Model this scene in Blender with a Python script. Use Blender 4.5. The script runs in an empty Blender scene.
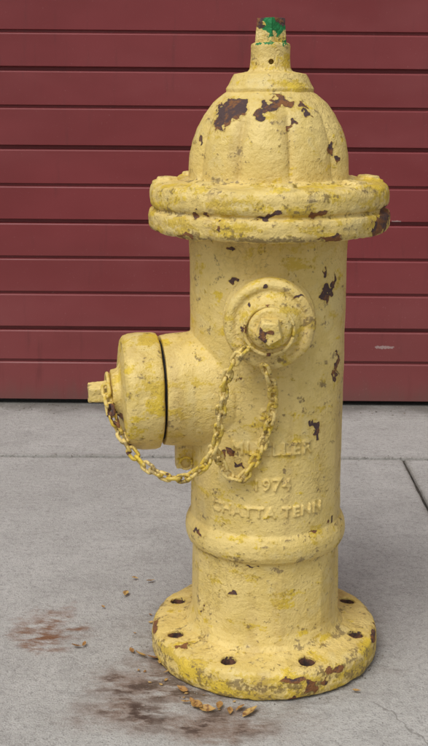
import bpy, bmesh, math, random
import numpy as np
from mathutils import Vector, Matrix, noise
random.seed(7)
scene = bpy.context.scene
COL = scene.collection

# ---------------------------------------------------------------- helpers
def new_obj(name, bm_or_me, mat=None, parent=None, smooth=True):
    if isinstance(bm_or_me, bmesh.types.BMesh):
        me = bpy.data.meshes.new(name)
        bm_or_me.to_mesh(me); bm_or_me.free()
    else:
        me = bm_or_me
    ob = bpy.data.objects.new(name, me)
    COL.objects.link(ob)
    if mat:
        me.materials.clear(); me.materials.append(mat)
    if smooth:
        me.polygons.foreach_set("use_smooth", [True]*len(me.polygons))
    if parent: ob.parent = parent
    return ob

def refine(profile, step):
    out = [profile[0]]
    for a, b in zip(profile[:-1], profile[1:]):
        d = math.hypot(b[0]-a[0], b[1]-a[1])
        n = max(1, int(d/step))
        for i in range(1, n+1):
            t = i/n
            out.append((a[0]+(b[0]-a[0])*t, a[1]+(b[1]-a[1])*t))
    return out

def lathe(bm, profile, segs=128, mat=Matrix.Identity(4), rf=None, phase=0.0):
    rings = []; fs = []
    for r, z in profile:
        if r < 1e-6:
            ring = [bm.verts.new(mat @ Vector((0, 0, z)))]
        else:
            ring = []
            for i in range(segs):
                th = 2*math.pi*i/segs + phase
                rr = rf(th, r, z) if rf else r
                ring.append(bm.verts.new(mat @ Vector((rr*math.cos(th), rr*math.sin(th), z))))
        rings.append(ring)
    for a, b in zip(rings[:-1], rings[1:]):
        for i in range(segs):
            j = (i+1) % segs
            if len(a) == 1 and len(b) == 1: continue
            if len(a) == 1: fs.append(bm.faces.new((a[0], b[j], b[i])))
            elif len(b) == 1: fs.append(bm.faces.new((a[i], a[j], b[0])))
            else: fs.append(bm.faces.new((a[i], a[j], b[j], b[i])))
    bmesh.ops.recalc_face_normals(bm, faces=fs)

def box(bm, x0, x1, y0, y1, z0, z1, mat=Matrix.Identity(4)):
    vs = [bm.verts.new(mat @ Vector(p)) for p in
          [(x0,y0,z0),(x1,y0,z0),(x1,y1,z0),(x0,y1,z0),(x0,y0,z1),(x1,y0,z1),(x1,y1,z1),(x0,y1,z1)]]
    for f in [(0,3,2,1),(4,5,6,7),(0,1,5,4),(1,2,6,5),(2,3,7,6),(3,0,4,7)]:
        bm.faces.new([vs[i] for i in f])

def apply_mods(ob):
    dg = bpy.context.evaluated_depsgraph_get()
    dg.update()
    me = bpy.data.meshes.new_from_object(ob.evaluated_get(dg))
    old = ob.data
    ob.modifiers.clear()
    ob.data = me
    bpy.data.meshes.remove(old)

def get_co(me):
    co = np.empty(len(me.vertices)*3); me.vertices.foreach_get("co", co); return co.reshape(-1, 3)
def wobble(me, amp, sc, seed=0.0):
    co = get_co(me); nr = np.empty(len(co)*3, dtype=np.float32); me.vertex_normals.foreach_get("vector", nr); nr = nr.reshape(-1, 3)
    nz = noise.noise
    d = np.array([nz((c[0]*sc+seed, c[1]*sc+seed*1.7, c[2]*sc-seed)) + .35*nz((c[0]*sc*3.1+seed, c[1]*sc*3.1, c[2]*sc*3.1)) for c in co.tolist()])*amp
    co = co + nr*d[:, None]
    me.vertices.foreach_set("co", co.ravel()); me.update()

def voxel(ob, size, smooth_it=2):
    m = ob.modifiers.new("r", 'REMESH'); m.mode = 'VOXEL'; m.voxel_size = size
    m.use_smooth_shade = True
    if smooth_it:
        s = ob.modifiers.new("s", 'SMOOTH'); s.factor = 0.5; s.iterations = smooth_it
    mats = list(ob.data.materials)
    apply_mods(ob)
    ob.data.materials.clear()
    for k in mats: ob.data.materials.append(k)

# ---------------------------------------------------------------- node helper
class NT:
    def __init__(s, name):
        s.m = bpy.data.materials.new(name); s.m.use_nodes = True
        s.t = s.m.node_tree; s.t.nodes.clear()
        s.out = s.t.nodes.new('ShaderNodeOutputMaterial')
        s.b = s.t.nodes.new('ShaderNodeBsdfPrincipled')
        s.t.links.new(s.b.outputs[0], s.out.inputs[0])
        tc = s.t.nodes.new('ShaderNodeTexCoord'); s.co = tc.outputs['Object']
    def put(s, inp, v):
        if isinstance(v, bpy.types.NodeSocket): s.t.links.new(v, inp)
        else: inp.default_value = v
    def math(s, op, a, b=0.0, clamp=False):
        n = s.t.nodes.new('ShaderNodeMath'); n.operation = op; n.use_clamp = clamp
        s.put(n.inputs[0], a); s.put(n.inputs[1], b)
        return n.outputs[0]
    def mul(s, a, b): return s.math('MULTIPLY', a, b)
    def add(s, a, b): return s.math('ADD', a, b)
    def vm(s, op, a, b=(0,0,0)):
        n = s.t.nodes.new('ShaderNodeVectorMath'); n.operation = op
        s.put(n.inputs[0], a); s.put(n.inputs[1], b)
        return n.outputs['Value'] if op in ('LENGTH','DISTANCE') else n.outputs[0]
    def noise(s, scale, detail=4, rough=0.55, vec=None, col=False):
        n = s.t.nodes.new('ShaderNodeTexNoise')
        n.inputs['Scale'].default_value = scale; n.inputs['Detail'].default_value = detail
        n.inputs['Roughness'].default_value = rough
        s.t.links.new(vec if vec is not None else s.co, n.inputs['Vector'])
        return n.outputs['Color' if col else 'Fac']
    def mr(s, v, a, b, c=0.0, d=1.0, smooth=True):
        n = s.t.nodes.new('ShaderNodeMapRange'); n.interpolation_type = 'SMOOTHSTEP' if smooth else 'LINEAR'
        s.put(n.inputs['Value'], v)
        n.inputs['From Min'].default_value = a; n.inputs['From Max'].default_value = b
        n.inputs['To Min'].default_value = c; n.inputs['To Max'].default_value = d
        return n.outputs[0]
    def mix(s, f, a, b, mode='MIX'):
        n = s.t.nodes.new('ShaderNodeMix'); n.data_type = 'RGBA'; n.blend_type = mode
        s.put(n.inputs[0], f)
        for i, v in ((6, a), (7, b)):
            if isinstance(v, tuple) and len(v) == 3: v = v+(1,)
            s.put(n.inputs[i], v)
        return n.outputs[2]
    def sep(s, v=None):
        n = s.t.nodes.new('ShaderNodeSeparateXYZ'); s.t.links.new(v if v is not None else s.co, n.inputs[0])
        return n.outputs
    def attr(s, name):
        n = s.t.nodes.new('ShaderNodeAttribute'); n.attribute_name = name
        return s.sep(n.outputs['Vector'])
    def bump(s, h, strength=0.5, dist=0.001):
        n = s.t.nodes.new('ShaderNodeBump'); n.inputs['Strength'].default_value = strength
        n.inputs['Distance'].default_value = dist
        s.put(n.inputs['Height'], h)
        return n.outputs[0]
    def mapping(s, scale, loc=(0,0,0)):
        n = s.t.nodes.new('ShaderNodeMapping'); s.t.links.new(s.co, n.inputs['Vector'])
        n.inputs['Scale'].default_value = scale; n.inputs['Location'].default_value = loc
        return n.outputs[0]
    def patches(s, vec, lst):
        cur = None
        for c, r in lst:
            d = s.vm('LENGTH', s.vm('MULTIPLY', s.vm('SUBTRACT', vec, tuple(c)), (1/r[0], 1/r[1], 1/r[2])))
            cur = d if cur is None else s.math('MINIMUM', cur, d)
        return cur
    def set(s, k, v): s.put(s.b.inputs[k], v)

# ---------------------------------------------------------------- hydrant paint: where it has chipped (hydrant space, metres)
RUST = [
 ((-.052,-.075,.727),(.018,.05,.013)), ((-.060,-.075,.712),(.011,.05,.010)), ((-.038,-.075,.733),(.009,.05,.005)),
 ((-.002,-.075,.730),(.013,.05,.005)), ((.012,-.075,.735),(.011,.05,.0045)), ((-.014,-.08,.722),(.006,.05,.007)),
 ((.036,-.07,.732),(.0055,.05,.006)), ((.042,-.07,.724),(.003,.05,.003)), ((.017,-.09,.706),(.005,.05,.0045)), ((.024,-.09,.713),(.003,.05,.003)),
 ((.071,-.07,.680),(.0055,.05,.006)), ((.078,-.06,.672),(.003,.05,.003)), ((-.085,-.05,.69),(.0022,.05,.007)),
 ((.128,-.07,.590),(.014,.05,.012)), ((.140,-.05,.600),(.010,.05,.011)), ((-.003,-.15,.6125),(.015,.03,.0035)),
 ((.046,-.14,.612),(.010,.03,.0045)), ((.065,-.14,.584),(.015,.03,.0045)), ((-.10,-.11,.583),(.010,.03,.003)),
 ((.071,-.07,.515),(.010,.04,.004)), ((.068,-.07,.507),(.006,.04,.006)), ((.078,-.07,.521),(.0035,.04,.005)), ((.066,-.07,.535),(.0025,.04,.004)),
 ((.085,-.055,.415),(.0025,.03,.014)), ((.080,-.06,.402),(.0025,.03,.009)), ((.084,-.06,.43),(.003,.03,.003)),
 ((.057,-.08,.338),(.0055,.04,.008)), ((.062,-.08,.330),(.0035,.04,.006)), ((.052,-.08,.346),(.0025,.04,.003)),
 ((-.050,-.09,.311),(.008,.03,.006)), ((-.060,-.08,.303),(.003,.03,.005)), ((-.038,-.09,.298),(.004,.03,.003)),
 ((-.045,-.09,.530),(.0025,.03,.005)), ((-.071,-.07,.572),(.003,.03,.004)), ((-.05,-.09,.565),(.005,.03,.003)),
 ((.082,-.06,.21),(.003,.03,.004)), ((-.045,-.09,.118),(.005,.03,.003)),
 ((.060,-.09,.200),(.006,.03,.0015)), ((-.09,-.06,.190),(.008,.03,.003)), ((-.02,-.1,.160),(.009,.03,.0015)),
 ((.02,-.14,.490),(.003,.03,.003)), ((-.198,-.05,.360),(.006,.05,.014)), ((-.190,-.06,.345),(.007,.05,.006)), ((-.178,-.07,.31),(.005,.04,.003)),
 ((-.028,-.14,.512),(.003,.03,.003)), ((.03,-.14,.515),(.003,.03,.003)), ((-.012,-.14,.528),(.003,.03,.003)),
 ((-.005,-.18,.478),(.005,.02,.004)), ((-.235,-.04,.374),(.004,.03,.02)),
 ((-.152,-.02,.036),(.008,.02,.005)), ((.148,-.05,.034),(.008,.03,.005)), ((.03,-.155,.030),(.016,.02,.003)), ((.09,-.13,.030),(.010,.02,.004)),
]
for i in range(8):
    a_ = math.radians(22.5+45*i)
    RUST.append(((.131*math.sin(a_), -.131*math.cos(a_), .034), (.0112, .0112, .011)))
RC = np.array([r[0] for r in RUST]); RR = np.array([r[1] for r in RUST])
def fbm(cos, sc, octs, seed, gain=.55):
    nz = noise.noise
    if not isinstance(sc, tuple): sc = (sc, sc, sc)
    sx, sy, sz = sc; a1 = seed; a2 = seed*.7; a3 = -seed*1.3
    out = np.empty(len(cos))
    for i, c in enumerate(cos):
        x = c[0]*sx+a1; y = c[1]*sy+a2; z = c[2]*sz+a3
        a = 1.0; s = 0.0
        for _ in range(octs):
            s += a*nz((x, y, z)); x *= 2.03; y *= 2.03; z *= 2.03; a *= gain
        out[i] = s
    sd = math.sqrt(sum(gain**(2*k) for k in range(octs)))*.27
    return out/sd
def ss(x, a, b):
    t = np.clip((x-a)/(b-a), 0, 1); return t*t*(3-2*t)
def bake(ob, bright=0.0, chips=0.0, dirt=0.0):
    me = ob.data; N = len(me.vertices)
    co = get_co(me); cl = co.tolist()
    nv = noise.noise_vector
    w = np.array([tuple(nv((c[0]*70, c[1]*70, c[2]*70))) for c in cl]) + .6*np.array([tuple(nv((c[0]*170, c[1]*170, c[2]*170))) for c in cl])
    z = co[:, 2]; rad = np.hypot(co[:, 0], co[:, 1])
    wa = np.where(z < .05, .0022, .0075)
    wp = co + w*wa[:, None]
    d = np.full(N, 99.0)
    for c, r in zip(RC, RR):
        d = np.minimum(d, np.sqrt((((wp-c)/r)**2).sum(1)))
    n1 = fbm(cl, 40, 4, 1.0); n2 = fbm(cl, 11, 2, 5.0)
    comb = n1*.85+n2*.5
    zf = ss(z, .570, .578)*ss(-z, -.648, -.640); zl = ss(-z, -.040, -.030); zb = ss(z, .157, .165)*ss(-z, -.206, -.198)
    rim = zf*ss(rad, .138, .146)*(np.exp(-((z-.608)/.004)**2) + .8*np.exp(-((z-.582)/.004)**2) + .35*np.exp(-((z-.634)/.003)**2))
    brim = ss(-z, -.042, -.035)*ss(rad, .144, .151)
    bed = zb*(np.exp(-((z-.165)/.003)**2)+.7*np.exp(-((z-.198)/.003)**2))
    th = 3.15 - chips
    rust = np.maximum((1-d)*1.3, (comb + .7*rim + .55*brim + .5*bed - th)*1.1)
    br = fbm(cl, (26,26,60), 4, 11.0, .62) + bright + zf*1.5 + zl*1.6 + zb*.3 + brim*.7
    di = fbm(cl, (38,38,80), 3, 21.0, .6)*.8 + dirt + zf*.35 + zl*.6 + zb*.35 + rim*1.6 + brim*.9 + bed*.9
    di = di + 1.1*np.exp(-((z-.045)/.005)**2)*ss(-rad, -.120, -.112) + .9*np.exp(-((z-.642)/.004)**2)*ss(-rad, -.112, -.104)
    ru = fbm(cl, (30,30,3), 3, 31.0)
    ch = fbm(cl, 24, 3, 41.0)
    cr = np.empty(N)
    vo = noise.voronoi
    for i, c in enumerate(cl):
        ww = w[i]
        dd = vo((c[0]*95+ww[0]*.5, c[1]*95+ww[1]*.5, c[2]*95+ww[2]*.5))[0]
        cr[i] = dd[1]-dd[0]
    crm = np.clip(1-cr/.10, 0, 1)*ss(n2, .4, 1.5)
    for nm, chs in (("pa", (rust, br, di)), ("pb", (ru, ch, crm))):
        at = me.attributes.new(nm, 'FLOAT_VECTOR', 'POINT')
        at.data.foreach_set("vector", np.stack(chs, 1).astype(np.float32).ravel())

def make_paint(name, green=False):
    n = NT(name)
    A = n.attr("pa"); B = n.attr("pb")
    f = n.noise(260, 2, .65); g = n.noise(85, 3, .65)
    fc = n.math('SUBTRACT', f, .5); gc = n.math('SUBTRACT', g, .5)
    mixn = n.add(fc, gc)
    rf = n.add(A[0], n.add(n.mul(fc, .9), n.mul(gc, .8)))
    rust = n.mr(rf, 0, .08); halo = n.mr(rf, -.6, -.1); lip = n.mr(rf, -.22, -.02)
    base = n.mix(n.mr(n.add(B[1], n.mul(mixn, 3)), -1.4, 1.4), (.73,.56,.205), (.65,.485,.150))
    base = n.mix(n.mul(n.mr(n.add(B[1], n.mul(gc, 4)), .6, 2.4), .35), base, (.76,.64,.33))
    base = n.mix(n.mul(n.mr(n.add(A[1], n.mul(mixn, 5)), 1.1, 2.6), .85), base, n.mix(n.mr(n.add(B[1], n.mul(fc, 3)), -.8, .8), (.67,.475,.03), (.57,.40,.045)))
    base = n.mix(n.mul(halo, .45), base, (.54,.37,.07))
    base = n.mix(n.mul(B[2], .35), base, (.32,.21,.075))
    base = n.mix(n.mul(n.mr(n.add(B[0], n.mul(mixn, 2)), .4, 2.6), .34), base, (.40,.27,.10))
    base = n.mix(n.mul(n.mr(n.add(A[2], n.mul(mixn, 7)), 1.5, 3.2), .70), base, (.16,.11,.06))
    base = n.mix(n.mul(n.mr(n.add(n.mul(fc, 1.6), gc), .26, .44), .5), base, (.25,.17,.08))
    if green:
        xyz = n.sep()
        gm = n.mr(n.add(n.mul(gc, .06), xyz[2]), .8065, .808)
        gm = n.mul(gm, n.mr(n.add(B[1], n.mul(gc, 5)), .7, 1.1, 1, 0))
        base = n.mix(gm, base, (.015,.19,.055))
    rc = n.mix(n.mr(n.add(A[2], n.mul(mixn, 6)), -.4, 2.0), (.078,.048,.046), (.22,.095,.035))
    n.set('Base Color', n.mix(rust, base, rc))
    n.set('Roughness', n.mr(rust, 0, 1, .52, .9))
    n.set('Specular IOR Level', .35)
    h = n.math('SUBTRACT', n.add(n.mul(f, .8), n.mul(g, 1.15)), n.mul(rust, .65))
    h = n.math('SUBTRACT', n.add(h, n.mul(lip, .25)), n.mul(B[2], .3))
    n.set('Normal', n.bump(h, .8, .0018))
    return n.m
M_body = make_paint("cast_iron_paint")
M_nut = make_paint("nut_paint", green=True)

def simple(name, c1, c2, scale, rough=.8, bump=.3, bd=.001, det=3):
    n = NT(name)
    f = n.noise(scale, det, .6)
    n.set('Base Color', n.mix(n.mr(f, .35, .65), c1, c2))
    n.set('Roughness', rough)
    if bump: n.set('Normal', n.bump(f, bump, bd))
    return n.m
M_rust = simple("rust_iron", (.025,.013,.010), (.11,.045,.022), 120, .9, .8, .002)
M_black = simple("black_gasket", (.006,.006,.006), (.018,.017,.016), 200, .8)

# ---------------------------------------------------------------- hydrant
hyd = bpy.data.objects.new("fire_hydrant", None); COL.objects.link(hyd)
ZN = .374
AX_L = Matrix.Translation((0,0,ZN)) @ Matrix.Rotation(math.radians(10), 4, 'Z') @ Matrix.Rotation(math.radians(-90), 4, 'Y')
ZF = .483
AX_F = Matrix.Translation((0,0,ZF)) @ Matrix.Rotation(math.radians(-1.5), 4, 'Z') @ Matrix.Rotation(math.radians(90), 4, 'X')

bm = bmesh.new()
def facet(th, r, z):
    k = max(0, min(1, (.160-z)/.02))*max(0, min(1, (z-.045)/.03))*.6
    n_ = 10; a = 2*math.pi/n_
    t = ((th+.15) % a) - a/2
    return r*((1-k)+k*(math.cos(a/2)/math.cos(t))*1.02)
prof = [(0,.02),(.112,.02),(.112,.040),(.108,.044),(.1035,.050),(.1005,.062),(.0995,.10),(.0990,.155),(.1000,.162),(.1050,.167),
        (.1075,.174),(.1080,.182),(.1070,.190),(.1040,.197),(.1005,.202),(.0998,.25),(.0998,.54),(.101,.575),(.104,.585),(.104,.60),(0,.60)]
lathe(bm, refine(prof, .006), 160, rf=facet)
lathe(bm, refine([(0,.0),(.060,.0),(.084,.060),(.078,.088),(.0735,.104),(.0722,.130),(.0705,.1395),(0,.1395)], .006), 96, AX_L)
lathe(bm, refine([(0,.0),(.056,.085),(.0555,.094),(.049,.101),(.047,.118),(0,.118)], .005), 80, AX_F)
LM = Matrix.Translation((-.106,-.012,.287)) @ Matrix.Rotation(math.radians(10),4,'Z')
box(bm, -.014, .014, -.008, .010, -.022, .035, LM)
def add_text(bm, s, size, zc, ext, xoff=0.0, arc=0.0, sx=1.0):
    cu = bpy.data.curves.new("t", 'FONT'); cu.body = s; cu.size = size
    cu.align_x = 'CENTER'; cu.align_y = 'CENTER'; cu.extrude = .004; cu.offset = size*.014
    cu.space_character = 1.14; cu.resolution_u = 3
    ob = bpy.data.objects.new("t", cu); COL.objects.link(ob)
    bpy.context.view_layer.update()
    dg = bpy.context.evaluated_depsgraph_get()
    me = bpy.data.meshes.new_from_object(ob.evaluated_get(dg))
    bpy.data.objects.remove(ob)
    for v in me.vertices:
        x, y, z = v.co
        x = x*sx + xoff
        R = .0998 + ext if z > 0 else .096
        th = x/.1
        v.co = (R*math.sin(th), -R*math.cos(th), zc + y + arc*(x/.06)**2)
    bm.from_mesh(me)
    bpy.data.meshes.remove(me)
add_text(bm, "5¼", .019, .362, .0026)
add_text(bm, "MUELLER", .0235, .317, .0031, .003)
add_text(bm, "1974", .0225, .2700, .0030, .003)
add_text(bm, "CHATTA TENN", .0200, .2330, .0030, -.002, .001)
body = new_obj("barrel", bm, M_body, hyd)
voxel(body, .00115, 2)
wobble(body.data, .0006, 28, 3.0); bake(body, 0, 0, .05)

bm = bmesh.new()
lathe(bm, refine([(0,.001),(.150,.001),(.1545,.004),(.1560,.012),(.1555,.028),(.1530,.035),(.148,.0385),(.140,.0400),(.118,.0415),(.11,.044),(0,.044)], .006), 160)
fl = new_obj("base_flange", bm, M_body, hyd)
bm = bmesh.new()
for i in range(8):
    a = math.radians(22.5+45*i)
    lathe(bm, [(0,.012),(.0105,.012),(.0105,.038),(.0122,.06),(0,.06)], 24, Matrix.Translation((.131*math.sin(a), -.131*math.cos(a), 0)))
cut = new_obj("cut", bm)
b = fl.modifiers.new("b", 'BOOLEAN'); b.operation = 'DIFFERENCE'; b.object = cut; b.solver = 'EXACT'
apply_mods(fl)
bpy.data.objects.remove(cut)
fl.data.materials.clear(); fl.data.materials.append(M_body)
voxel(fl, .0015, 2)
wobble(fl.data, .0015, 30, 9.0); wobble(fl.data, .0006, 120, 2.0); bake(fl, 0, .5, .25)
bm = bmesh.new()
for i in range(8):
    a = math.radians(22.5+45*i)
    lathe(bm, [(0,.010),(.0115,.010),(.0112,.0365),(.0098,.0365),(.0096,.020),(.004,.018),(.0035,.026),(0,.027)], 20,
          Matrix.Translation((.131*math.sin(a), -.131*math.cos(a), 0)) )
new_obj("base_bolts", bm, M_rust, hyd)

def lump(th, r, z):
    return r*(1+.006*noise.noise(Vector((math.cos(th)*3, math.sin(th)*3, z*20))))
bm = bmesh.new()
lathe(bm, refine([(0,.579),(.142,.579),(.1490,.5815),(.1515,.586),(.1520,.599),(.1505,.6045),(.1450,.6062),(.1445,.6095),
                  (.1478,.611),(.1497,.616),(.1497,.628),(.1475,.6345),(.143,.638),(.132,.640),(.108,.641),(.104,.644),(0,.644)], .004), 180, rf=lump)
for i in range(8):
    a = math.radians(5+45*i)
    T = Matrix.Translation((.127*math.sin(a), -.127*math.cos(a), 0))
    lathe(bm, [(0,.63),(.0150,.63),(.0150,.6435),(.0135,.6455),(0,.6465)], 6, T, phase=a)
    lathe(bm, [(0,.63),(.020,.63),(.019,.6405),(0,.6415)], 24, T)
bf = new_obj("bonnet_flange", bm, M_body, hyd)
voxel(bf, .0015, 1)
wobble(bf.data, .0016, 32, 5.0); wobble(bf.data, .0006, 120, 7.0); bake(bf, 0, .45, .15)

bm = bmesh.new()
NL = 10
def lobes(th, r, z):
    up = max(0, min(1, (.742-z)/.035)); dn = max(0, min(1, (z-.640)/.014))
    s = abs(math.sin(NL*(th+math.radians(6))/2))
    return r*(1 - .075*up*(1-s**.5)*dn**.5)
lathe(bm, refine([(0,.632),(.1020,.632),(.1030,.640),(.1015,.645),(.1015,.655),(.1000,.672),(.0968,.688),(.0910,.704),(.0820,.720),(.0705,.734),(.0585,.744),(.050,.749),(0,.750)], .004), 240, rf=lobes)
dome = new_obj("bonnet", bm, M_body, hyd)
voxel(dome, .0014, 1)
wobble(dome.data, .0009, 35, 1.0); bake(dome, 0, .05, .1)
bm = bmesh.new()
lathe(bm, refine([(0,.742),(.0505,.742),(.0535,.7445),(.0540,.7510),(.0515,.7545),(.0465,.764),(.0440,.768),(.034,.7695),(.0270,.771),(.0247,.775),(.0240,.788),(.0243,.800),(.0235,.8035),(.0200,.805),(0,.805)], .003), 96)
neck = new_obj("bonnet_neck", bm, M_nut, hyd)
bm = bmesh.new()
lathe(bm, [(0,.012),(.0032,.012),(.0032,.035),(0,.035)], 16, Matrix.Translation((0,0,.782)) @ Matrix.Rotation(math.radians(90),4,'X'))
cut = new_obj("cut", bm)
b = neck.modifiers.new("b", 'BOOLEAN'); b.operation='DIFFERENCE'; b.object = cut; b.solver='EXACT'
apply_mods(neck); bpy.data.objects.remove(cut)
neck.data.materials.clear(); neck.data.materials.append(M_nut)
voxel(neck, .0010, 1)
wobble(neck.data, .0007, 50, 2.0); bake(neck, .7, .3, .2)
def nut(name, r, h, T, mat, taper=.93, sides=5, phase=0.3, chips=.8, dirt=.6):
    bm = bmesh.new()
    lathe(bm, [(0,0),(r,0),(r*taper,h),(0,h)], sides, T, phase=phase)
    o = new_obj(name, bm, mat, hyd)
    voxel(o, .0009, 3); wobble(o.data, .0011, 80, 3); bake(o, .8, chips, dirt)
    return o
nut("operating_nut", .0195, .0295, Matrix.Translation((0,0,.804)), M_nut, .93, 5, math.radians(-90))

bm = bmesh.new()
lathe(bm, refine([(0,.1430),(.069,.1430),(.0735,.1445),(.0748,.149),(.0750,.168),(.0742,.180),(.0718,.1865),(.066,.1905),(.055,.192),
                  (.036,.1930),(.031,.196),(.029,.204),(.018,.206),(0,.206)], .004), 120, AX_L)
c1 = new_obj("side_cap", bm, M_body, hyd); voxel(c1, .0014, 1); wobble(c1.data, .0012, 30, 4); bake(c1, 1.1, .15, .25)
nut("side_cap_nut", .0165, .031, AX_L @ Matrix.Translation((0,0,.202)), M_body, .84, chips=1.3, dirt=1.0)
bm = bmesh.new(); lathe(bm, [(0,.130),(.0640,.130),(.0640,.147),(0,.147)], 90, AX_L); new_obj("side_gasket", bm, M_black, hyd)
bm = bmesh.new()
lathe(bm, refine([(0,.117),(.0475,.117),(.0515,.1185),(.0540,.122),(.0543,.132),(.0525,.138),(.0480,.1405),(.0440,.1400),(.0410,.1380),(.0370,.1390),
                  (.0335,.1440),(.0300,.1475),(.0265,.1490),(.0245,.1560),(.0215,.1590),(0,.1600)], .003), 110, AX_F)
c2 = new_obj("front_cap", bm, M_body, hyd); voxel(c2, .0012, 1); wobble(c2.data, .0012, 34, 8); bake(c2, 1.1, .15, .45)
nut("front_cap_nut", .0180, .022, AX_F @ Matrix.Translation((-.001,-.001,.158)), M_body, .80, 5, .9)

def tube(bm, pts, r, closed, n=8):
    N = len(pts); rings = []
    up = Vector((0,0,1))
    for i, p in enumerate(pts):
        a = pts[(i-1) % N] if (closed or i > 0) else p
        c = pts[(i+1) % N] if (closed or i < N-1) else p
        t = (c-a).normalized()
        u = t.cross(up)
        if u.length < .2: u = t.cross(Vector((0,1,0)))
        u.normalize(); w = t.cross(u)
        rings.append([bm.verts.new(p + (u*math.cos(k*2*math.pi/n)+w*math.sin(k*2*math.pi/n))*r) for k in range(n)])
    for i in range(N if closed else N-1):
        A, B = rings[i], rings[(i+1) % N]
        for k in range(n):
            bm.faces.new((A[k], A[(k+1)%n], B[(k+1)%n], B[k]))
def link(bm, c, t, roll, L=.0168, W=.0097, r=.0023):
    t = t.normalized(); ref = Vector((0,-1,0)) if abs(t.y) < .9 else Vector((1,0,0))
    u = t.cross(ref).normalized(); w = t.cross(u)
    n = u*math.cos(roll)+w*math.sin(roll); q = t.cross(n)
    K = 22; R = W/2; s = L/2-R
    rc = []
    for k in range(K):
        a = 2*math.pi*(k+.5)/K
        rc.append((math.cos(a)*R + (s if math.cos(a) > 0 else -s), math.sin(a)*R))
    rings = []
    for k in range(K):
        x, y = rc[k]; x0, y0 = rc[k-1]; x1, y1 = rc[(k+1) % K]
        tx, ty = x1-x0, y1-y0; l = math.hypot(tx, ty); nx, ny = ty/l, -tx/l
        P = c + t*x + n*y; o1 = t*nx + n*ny
        rings.append([bm.verts.new(P + (o1*math.cos(j*math.pi/5)+q*math.sin(j*math.pi/5))*r) for j in range(10)])
    for k in range(K):
        A, B = rings[k], rings[(k+1) % K]
        for j in range(10): bm.faces.new((A[j], A[(j+1)%10], B[(j+1)%10], B[j]))
def catmull(P, n=60):
    P = [Vector(p) for p in P]; P = [P[0]*2-P[1]] + P + [P[-1]*2-P[-2]]
    out = []
    for i in range(1, len(P)-2):
        for k in range(n):
            t = k/n; a, b_, c, d = P[i-1], P[i], P[i+1], P[i+2]
            out.append(.5*((2*b_)+(c-a)*t+(2*a-5*b_+4*c-d)*t*t+(3*b_-a-3*c+d)*t**3))
    out.append(P[-2]); return out
def chain(name, ctrl, pitch=.0125):
    path = catmull(ctrl); bm = bmesh.new(); acc = 0; last = path[0]
    pts = [path[0]]
    for p in path[1:]:
        acc += (p-last).length; last = p
        if acc >= pitch: pts.append(p.copy()); acc -= pitch
    for i in range(len(pts)-1):
        jit = Vector([random.uniform(-.0007,.0007) for _ in range(3)])
        c = (pts[i]+pts[i+1])/2 + jit; t = pts[i+1]-pts[i] + jit*2
        link(bm, c, t, math.radians(35) + (math.pi/2)*(i % 2) + i*.09 + random.uniform(-.4,.4))
    bmesh.ops.recalc_face_normals(bm, faces=bm.faces)
    o = new_obj(name, bm, M_body, hyd); bake(o, 1.7, .9, .9); return o
chain("cap_chain", [(-.206,-.056,.388),(-.199,-.070,.362),(-.183,-.080,.325),(-.154,-.092,.2935),(-.116,-.105,.281),
   (-.0835,-.115,.299),(-.066,-.122,.336),(-.059,-.130,.3835),(-.0535,-.140,.423),(-.040,-.150,.450),(-.026,-.153,.4625)])
chain("short_chain", [(-.010,-.146,.437),(.002,-.128,.402),(-.001,-.112,.355),(-.017,-.107,.308),(-.036,-.107,.281),
   (-.0545,-.104,.292),(-.068,-.112,.322),(-.074,-.120,.331)])
bm = bmesh.new()
tube(bm, [AX_L @ Vector((.0245*math.cos(a*math.pi/36), .0245*math.sin(a*math.pi/36), .2085)) for a in range(72)], .0024, True)
tube(bm, [AX_F @ Vector((.0285*math.cos(a*math.pi/36)-.001, .0285*math.sin(a*math.pi/36)-.003, .1535)) for a in range(72)], .0022, True)
tube(bm, [Vector((-.106+.008*math.cos(a*math.pi/18), -.024, .274+.008*math.sin(a*math.pi/18))) for a in range(36)], .0018, True)
bmesh.ops.recalc_face_normals(bm, faces=bm.faces)
o = new_obj("chain_rings", bm, M_body, hyd); bake(o, 1.3, 1.2, 1.0)
hyd.rotation_euler = (0, math.radians(-.5), 0); hyd.location = (.0045, 0, 0)

# ---------------------------------------------------------------- pavement
YD = 1.200
n = NT("pavement_concrete")
xyz = n.sep()
big = n.noise(1.3, 2, .6)
mc = n.noise(9, 4, .68, col=True); M = n.sep(mc)
grit = n.noise(420, 1, .6); st = n.noise(32, 4, .7, vec=n.mapping((.65,1.5,1)))
sand = n.noise(120, 3, .7)
c = n.mix(n.mr(big, .3, .7), (.375,.363,.342), (.435,.425,.405))
c = n.mix(n.mul(n.mr(M[0], .42, .70), .50), c, (.30,.29,.272))
c = n.mix(n.mul(n.mr(M[1], .50, .68), .5), c, (.49,.478,.455))
c = n.mix(n.mul(n.mr(st, .50, .70), .40), c, (.25,.24,.225))
c = n.mix(n.mul(n.mr(sand, .50, .68), .50), c, (.22,.21,.197))
c = n.mix(n.mul(n.mr(sand, .32, .46, 1, 0), .35), c, (.54,.527,.505))
c = n.mix(n.mul(n.mr(grit, .58, .72), .55), c, (.15,.142,.132))
c = n.mix(n.mul(n.mr(grit, .28, .42, 1, 0), .50), c, (.60,.588,.565))
dd = n.mr(n.add(xyz[1], n.mul(M[2], .20)), 1.18, 1.31)  # dirt along the door foot, with the dark shading there painted into it
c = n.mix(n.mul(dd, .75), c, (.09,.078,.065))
jd = n.mr(n.add(n.math('ABSOLUTE', n.math('SUBTRACT', xyz[1], .803)), n.mul(st, .040)), .018, .040, 1, 0)
c = n.mix(n.mul(jd, .6), c, (.15,.135,.11))
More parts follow.
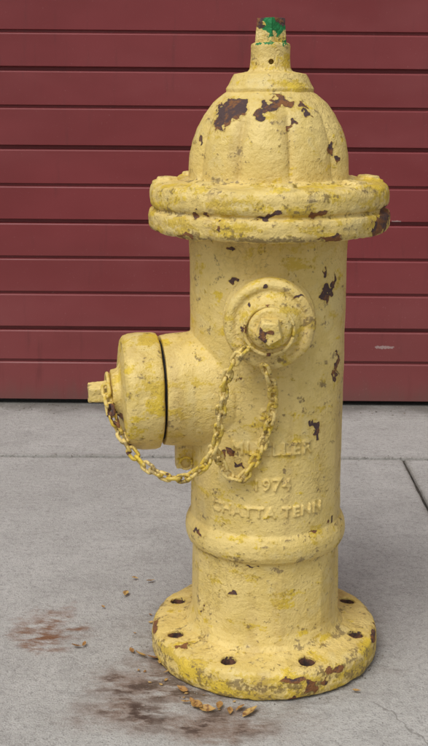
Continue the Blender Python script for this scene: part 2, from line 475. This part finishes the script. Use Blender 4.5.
jx = n.mr(n.add(n.math('ABSOLUTE', n.math('SUBTRACT', xyz[0], .333)), n.mul(st, .030)), .014, .030, 1, 0)
c = n.mix(n.mul(n.mul(jx, n.mr(xyz[1], .80, .805, 1, 0)), .5), c, (.15,.135,.11))
dn = n.vm('MULTIPLY', n.vm('SUBTRACT', mc, (.5,.5,.5)), (.16,.16,.16))
ps = n.vm('ADD', n.co, dn)
def ell(cx, cy, rx, ry): return ((cx, cy, 0), (rx, ry, 5))
d1 = n.patches(ps, [ell(-.295,.025,.045,.03), ell(-.315,.075,.03,.02), ell(-.255,.04,.02,.012)])
d2 = n.patches(ps, [ell(-.130,-.110,.060,.035), ell(-.165,-.185,.050,.033), ell(-.07,-.20,.07,.03), ell(-.135,-.055,.035,.035), ell(-.18,-.12,.03,.02)])
d3 = n.patches(ps, [ell(0,0,.175,.175)])
c = n.mix(n.mul(n.mr(d1, .5, 1.9, 1, 0), n.mr(st, .38, .60)), c, (.20,.10,.055))
c = n.mix(n.mul(n.mul(n.mr(d2, .5, 2.1, 1, 0), n.mr(st, .26, .56)), .80), c, (.18,.11,.075))
c = n.mix(n.mul(n.mul(n.mr(d2, .3, 1.6, 1, 0), n.mr(n.add(st, n.mul(n.math('SUBTRACT', M[0], .5), .8)), .46, .60)), .85), c, (.055,.033,.026))
c = n.mix(n.mul(n.mul(n.mr(d3, .8, 1.25, 1, 0), n.mr(st, .3, .7)), .6), c, (.15,.115,.08))
def crack(x0, y0, ang, l0, l1):
    w = n.sep(n.vm('ADD', n.co, n.vm('MULTIPLY', n.vm('SUBTRACT', mc, (.5,.5,.5)), (.08,.08,0))))
    ca, sa = math.cos(ang), math.sin(ang)
    dx = n.math('SUBTRACT', w[0], x0); dy = n.math('SUBTRACT', w[1], y0)
    al = n.add(n.mul(dx, ca), n.mul(dy, sa)); ac = n.math('ABSOLUTE', n.add(n.mul(dx, -sa), n.mul(dy, ca)))
    return n.mul(n.mr(ac, .0006, .0022, 1, 0), n.mul(n.mr(al, l0, l0+.04), n.mr(al, l1-.04, l1, 1, 0)))
ck = crack(.13,-.13, math.radians(-62), .0, .30)
c = n.mix(n.mul(ck, .5), c, (.12,.11,.095))
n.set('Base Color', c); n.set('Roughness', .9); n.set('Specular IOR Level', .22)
n.set('Normal', n.bump(n.add(n.mul(grit, .8), n.mul(sand, 1.3)), .65, .0022))
M_conc = n.m
M_joint = simple("joint_dirt", (.02,.018,.015), (.07,.06,.048), 60, .95, 0)

bm = bmesh.new()
xs = [.333+1.52*i for i in range(-6, 6)]
ys = [-3.757, -2.237, -.717, .803, 1.75]
def slab_top(x0, x1, y0, y1):
    def edge(p, q):
        L = math.dist(p, q); k = max(2, int(L/.03)); out = []
        nx, ny = -(q[1]-p[1])/L, (q[0]-p[0])/L
        for i in range(k):
            t = i/k; x = p[0]+(q[0]-p[0])*t; y = p[1]+(q[1]-p[1])*t
            j = .0022*(abs(noise.noise((x*22, y*22, 1)))+.6*abs(noise.noise((x*70, y*70, 4)))) if 0 < i else 0
            out.append((x+nx*j, y+ny*j))
        return out
    C = [(x0,y0),(x1,y0),(x1,y1),(x0,y1)]
    P = []
    for i in range(4): P += edge(C[i], C[(i+1) % 4])
    def ins(p, d):
        return (p[0]+(d if p[0] < x0+.01 else -d if p[0] > x1-.01 else 0), p[1]+(d if p[1] < y0+.01 else -d if p[1] > y1-.01 else 0))
    lv = [(0, -.15), (0, -.005), (.0015, -.0015), (.005, 0)]
    rings = [[bm.verts.new((*ins(p, d), z)) for p in P] for d, z in lv]
    for A, B in zip(rings[:-1], rings[1:]):
        for i in range(len(P)): bm.faces.new((A[i], A[(i+1) % len(P)], B[(i+1) % len(P)], B[i]))
    bm.faces.new(rings[-1])
gx, gy = .0022, .0042
for j in range(len(ys)-1):
    last = j == len(ys)-2
    cols = [-6, -2.1, 2.2, 6.5] if last else xs
    for i in range(len(cols)-1):
        slab_top(cols[i]+gx, cols[i+1]-gx, ys[j]+gy, ys[j+1]-gy)
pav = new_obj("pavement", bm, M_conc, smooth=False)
bm = bmesh.new(); box(bm, xs[0]+.01, xs[-1]-.01, ys[0]+.01, ys[-1]-.01, -.14, -.007)
j = new_obj("joint_filler", bm, M_joint, pav, smooth=False)

M_road = simple("asphalt", (.040,.040,.042), (.065,.064,.062), 90, .9, 0)
bm = bmesh.new(); s = 300
bm.faces.new([bm.verts.new(p) for p in [(-s,-s,-.152),(s,-s,-.152),(s,s,-.152),(-s,s,-.152)]])
new_obj("ground", bm, M_road, smooth=False)

# ---------------------------------------------------------------- garage
n = NT("door_paint")
xyz = n.sep()
lo = n.sep(n.noise(5, 3, .6, vec=n.mapping((.5,1,1)), col=True))
sk = n.noise(35, 4, .7, vec=n.mapping((1,1,.12))); fd = n.noise(240, 1, .6)
c = n.mix(n.mr(lo[0], .35, .65), (.172,.027,.029), (.200,.034,.037))
c = n.mix(n.mul(n.mr(lo[1], .5, .75), .30), c, (.245,.068,.070))
c = n.mix(n.mul(n.mr(n.add(xyz[2], n.mul(lo[2], .35)), .05, .65, 1, 0), .28), c, (.24,.11,.10))
c = n.mix(n.mul(n.mr(sk, .55, .75), .40), c, (.10,.025,.025))
c = n.mix(n.mul(n.mr(n.add(xyz[2], n.mul(sk, .10)), .050, .12, 1, 0), .45), c, (.12,.08,.065))
c = n.mix(n.mul(n.mr(fd, .70, .76), .25), c, (.36,.20,.19))
dn = n.mul(n.math('SUBTRACT', fd, .5), 1.6)
sc = n.patches(n.co, [((.345,1.2,.149),(.025,1,.004)), ((-.09,1.2,.2),(.004,1,.006)), ((.36,1.2,.455),(.012,1,.002))])
c = n.mix(n.mul(n.mr(n.add(sc, dn), .8, 1.1, 1, 0), .6), c, (.40,.32,.30))
n.set('Base Color', c); n.set('Roughness', n.mr(lo[1], .3, .7, .42, .58)); n.set('Specular IOR Level', .35)
M_door = n.m
M_stucco = simple("stucco", (.36,.33,.29), (.42,.39,.34), 60, .9, .7, .004)
M_roof = simple("roofing", (.07,.07,.07), (.11,.105,.10), 40, .9, .5, .004)
M_dark = simple("interior_floor", (.05,.05,.05), (.08,.08,.075), 20, .9, 0)
gar = bpy.data.objects.new("garage_building", None); COL.objects.link(gar)
zs = [.099, .181, .270, .357, .444, .530, .618, .712, .798, .881]
zs = [.745-(.745-z)*.9825 for z in zs]
hv_i = {1, 4, 6, 8}
while zs[-1] < 2.25: zs.append(zs[-1]+.0865)
zs = [.013] + zs
pr = []
for i, z in enumerate(zs):
    if i == 0:
        pr += [(.0, z), (-.0, z+.001)]
        continue
    hv = (i-1) in hv_i or (i > 10 and i % 3 == 0)
    h, dp = (.0085, .012) if hv else (.0055, .0065)
    pr += [(0, z-h*.5-.0045), (.002, z-h*.5-.002), (dp, z-h*.5), (dp, z+h*.35), (.0012, z+h*.5), (0, z+h*.5+.001)]
bm = bmesh.new()
X = [-2.4+ .1*i for i in range(49)]
rows = []
for dpt, z in pr:
    rows.append([bm.verts.new((x, YD+dpt+.0022*noise.noise(Vector((x*1.7, z*4.5, 0))), z + .0012*noise.noise(Vector((x*.8, 3, z*4))))) for x in X])
for a, b_ in zip(rows[:-1], rows[1:]):
    for i in range(len(X)-1): bm.faces.new((a[i], a[i+1], b_[i+1], b_[i]))
door = new_obj("garage_door", bm, M_door, gar, smooth=False)
sol = door.modifiers.new("s", 'SOLIDIFY'); sol.thickness = .002; sol.offset = -1
bm = bmesh.new()
box(bm, -2.4, .205, YD+.014, YD+.040, .0012, .024); box(bm, .208, 2.4, YD+.03, YD+.055, .0045, .024)  # black seal set back under the door, standing in for the gap's darkness
new_obj("dark_gap_seal", bm, M_black, gar, smooth=False)
bm = bmesh.new()
y0, y1 = YD-.06, YD+5
box(bm, -6, -2.4, y0, YD+.15, .001, 3.0); box(bm, 2.4, 6, y0, YD+.15, .001, 3.0)
box(bm, -2.4, 2.4, y0, YD+.15, 2.24, 3.0)
box(bm, -6, -5.85, YD+.15, y1, -.12, 3.0); box(bm, 5.85, 6, YD+.15, y1, -.12, 3.0); box(bm, -5.85, 5.85, y1-.15, y1, -.12, 3.0)
new_obj("walls", bm, M_stucco, gar, smooth=False)
bm = bmesh.new(); box(bm, -6.2, 6.2, y0-.2, y1+.2, 3.001, 3.18); new_obj("roof", bm, M_roof, gar, smooth=False)
bm = bmesh.new(); box(bm, -5.84, 5.84, 1.752, y1-.16, -.12, -.001); new_obj("floor", bm, M_dark, gar, smooth=False)

# ---------------------------------------------------------------- leaves and grit
n = NT("dry_leaf")
gi = n.t.nodes.new('ShaderNodeNewGeometry')
c = n.mix(gi.outputs['Random Per Island'], (.34,.17,.045), (.52,.35,.11))
c = n.mix(n.mr(n.noise(200, 3), .45, .65), c, (.20,.09,.03))
n.set('Base Color', c); n.set('Roughness', .7)
M_leaf = n.m
bm = bmesh.new()
def leaf(x, y, s, rot, z=.002):
    L = s; W = s*random.uniform(.38,.55); curl = random.uniform(.1,.6)
    T = Matrix.Translation((x, y, z)) @ Matrix.Rotation(rot,4,'Z') @ Matrix.Rotation(random.uniform(-.4,.4),4,'X') @ Matrix.Rotation(random.uniform(-.2,.2),4,'Y')
    K = 9; rows = []
    for i in range(K):
        t = i/(K-1); w = W*math.sin(math.pi*min(.985,max(.015,t**.8)))*.5+.0002
        zz = curl*L*(t-.5)**2
        rows.append([bm.verts.new(T @ Vector((L*(t-.5), k*w*(1+.12*random.uniform(-1,1)), zz+abs(k)*w*.35))) for k in (-1,0,1)])
    for a, b_ in zip(rows[:-1], rows[1:]):
        for k in range(2): bm.faces.new((a[k], a[k+1], b_[k+1], b_[k]))
for (x,y,s) in [(-.085,-.168,.025),(-.073,-.176,.022),(-.058,-.168,.017),(-.020,-.182,.026),(-.032,-.173,.016),
                (-.148,-.050,.019),(-.165,-.042,.020),(-.178,-.030,.014),(-.20,.145,.017),(-.165,.19,.015),(-.19,.20,.011),
                (-.255,-.02,.015),(-.245,-.015,.012),(-.23,.10,.009),(-.125,-.085,.015),(-.105,-.13,.018),(-.1,-.16,.013),
                (.34,.25,.010),(-.045,-.18,.013),(-.092,-.158,.013),(-.138,-.062,.012),(.118,-.13,.011)]:
    leaf(x, y, s, random.uniform(0,6.28), z=.004)
for _ in range(16):
    a = random.uniform(.2, 2.3); r = random.uniform(.16,.19)
    leaf(-r*math.sin(a)*1.0, -r*math.cos(a), random.uniform(.004,.008), random.uniform(0,6.28), z=.002)
new_obj("fallen_leaves", bm, M_leaf, smooth=False)
M_grit = simple("grit_stone", (.10,.085,.07), (.30,.27,.23), 30, .9, 0)
V = []; F = []
ICO = [(0,0,1),(.89,0,.45),(.28,.85,.45),(-.72,.53,.45),(-.72,-.53,.45),(.28,-.85,.45),(.72,.53,-.45),(-.28,.85,-.45),(-.89,0,-.45),(-.28,-.85,-.45),(.72,-.53,-.45),(0,0,-1)]
IF = [(0,1,2),(0,2,3),(0,3,4),(0,4,5),(0,5,1),(1,6,2),(2,7,3),(3,8,4),(4,9,5),(5,10,1),(6,7,2),(7,8,3),(8,9,4),(9,10,5),(10,6,1),(6,11,7),(7,11,8),(8,11,9),(9,11,10),(10,11,6)]
def pebble(x, y, s):
    b0 = len(V); k = random.uniform(.6,1)
    for p in ICO: V.append((x+(p[0]+random.uniform(-.25,.25))*s, y+(p[1]*k+random.uniform(-.25,.25))*s, s*.25+p[2]*s*.5))
    for f in IF: F.append(tuple(b0+i for i in f))
for _ in range(300): pebble(random.uniform(-.8,.9), YD-abs(random.gauss(0,.04))-.002, random.uniform(.0008,.0028))
for _ in range(220): pebble(random.uniform(-.7,.8), .803+random.gauss(0,.007), random.uniform(.0006,.0018))
for _ in range(90): pebble(random.uniform(-.6,.6), random.uniform(-.4,1.1), random.uniform(.0005,.0011))
for _ in range(150):
    a = random.uniform(0,6.28); r = .156+abs(random.gauss(0,.008)); pebble(r*math.cos(a), r*math.sin(a), random.uniform(.0006,.0014))
for _ in range(90): pebble(random.gauss(-.14,.05), random.gauss(-.15,.05), random.uniform(.0006,.0012))
me = bpy.data.meshes.new("gravel"); me.from_pydata(V, [], F)
new_obj("gravel", me, M_grit, smooth=False)

# ---------------------------------------------------------------- light
EL, AZ = 56, 212
w = bpy.data.worlds.new("World"); scene.world = w; w.use_nodes = True
t = w.node_tree; bg = t.nodes['Background']
sky = t.nodes.new('ShaderNodeTexSky'); sky.sky_type = 'NISHITA'; sky.sun_disc = False
sky.sun_elevation = math.radians(EL); sky.sun_rotation = math.radians(AZ)
sky.air_density = 1.0; sky.dust_density = 4.0; sky.ozone_density = 1.0
hs = t.nodes.new('ShaderNodeHueSaturation'); hs.inputs['Saturation'].default_value = .2
t.links.new(sky.outputs[0], hs.inputs['Color']); t.links.new(hs.outputs[0], bg.inputs[0])
bg.inputs[1].default_value = .124
L = bpy.data.lights.new("sun", 'SUN'); L.energy = 1.4; L.angle = math.radians(34); L.color = (1, .975, .93)
lo = bpy.data.objects.new("sun", L); COL.objects.link(lo)
a = math.radians(AZ); e = math.radians(EL)
dirv = Vector((math.sin(a)*math.cos(e), math.cos(a)*math.cos(e), math.sin(e)))
lo.rotation_euler = dirv.to_track_quat('Z', 'Y').to_euler(); lo.location = dirv*5

# ---------------------------------------------------------------- camera
cd = bpy.data.cameras.new("camera"); cam = bpy.data.objects.new("camera", cd); COL.objects.link(cam)
cd.sensor_fit = 'VERTICAL'; cd.sensor_height = 24; cd.lens = 24*1090/746; cd.clip_end = 1000; cd.clip_start = .05
cam.matrix_world = Matrix.Translation((-.068,-1.384,.745)) @ Matrix.Rotation(math.radians(75.6),4,'X') @ Matrix.Rotation(math.radians(.45),4,'Z')
scene.camera = cam
scene.view_settings.view_transform = 'Standard'; scene.view_settings.look = 'None'; scene.view_settings.exposure = 0
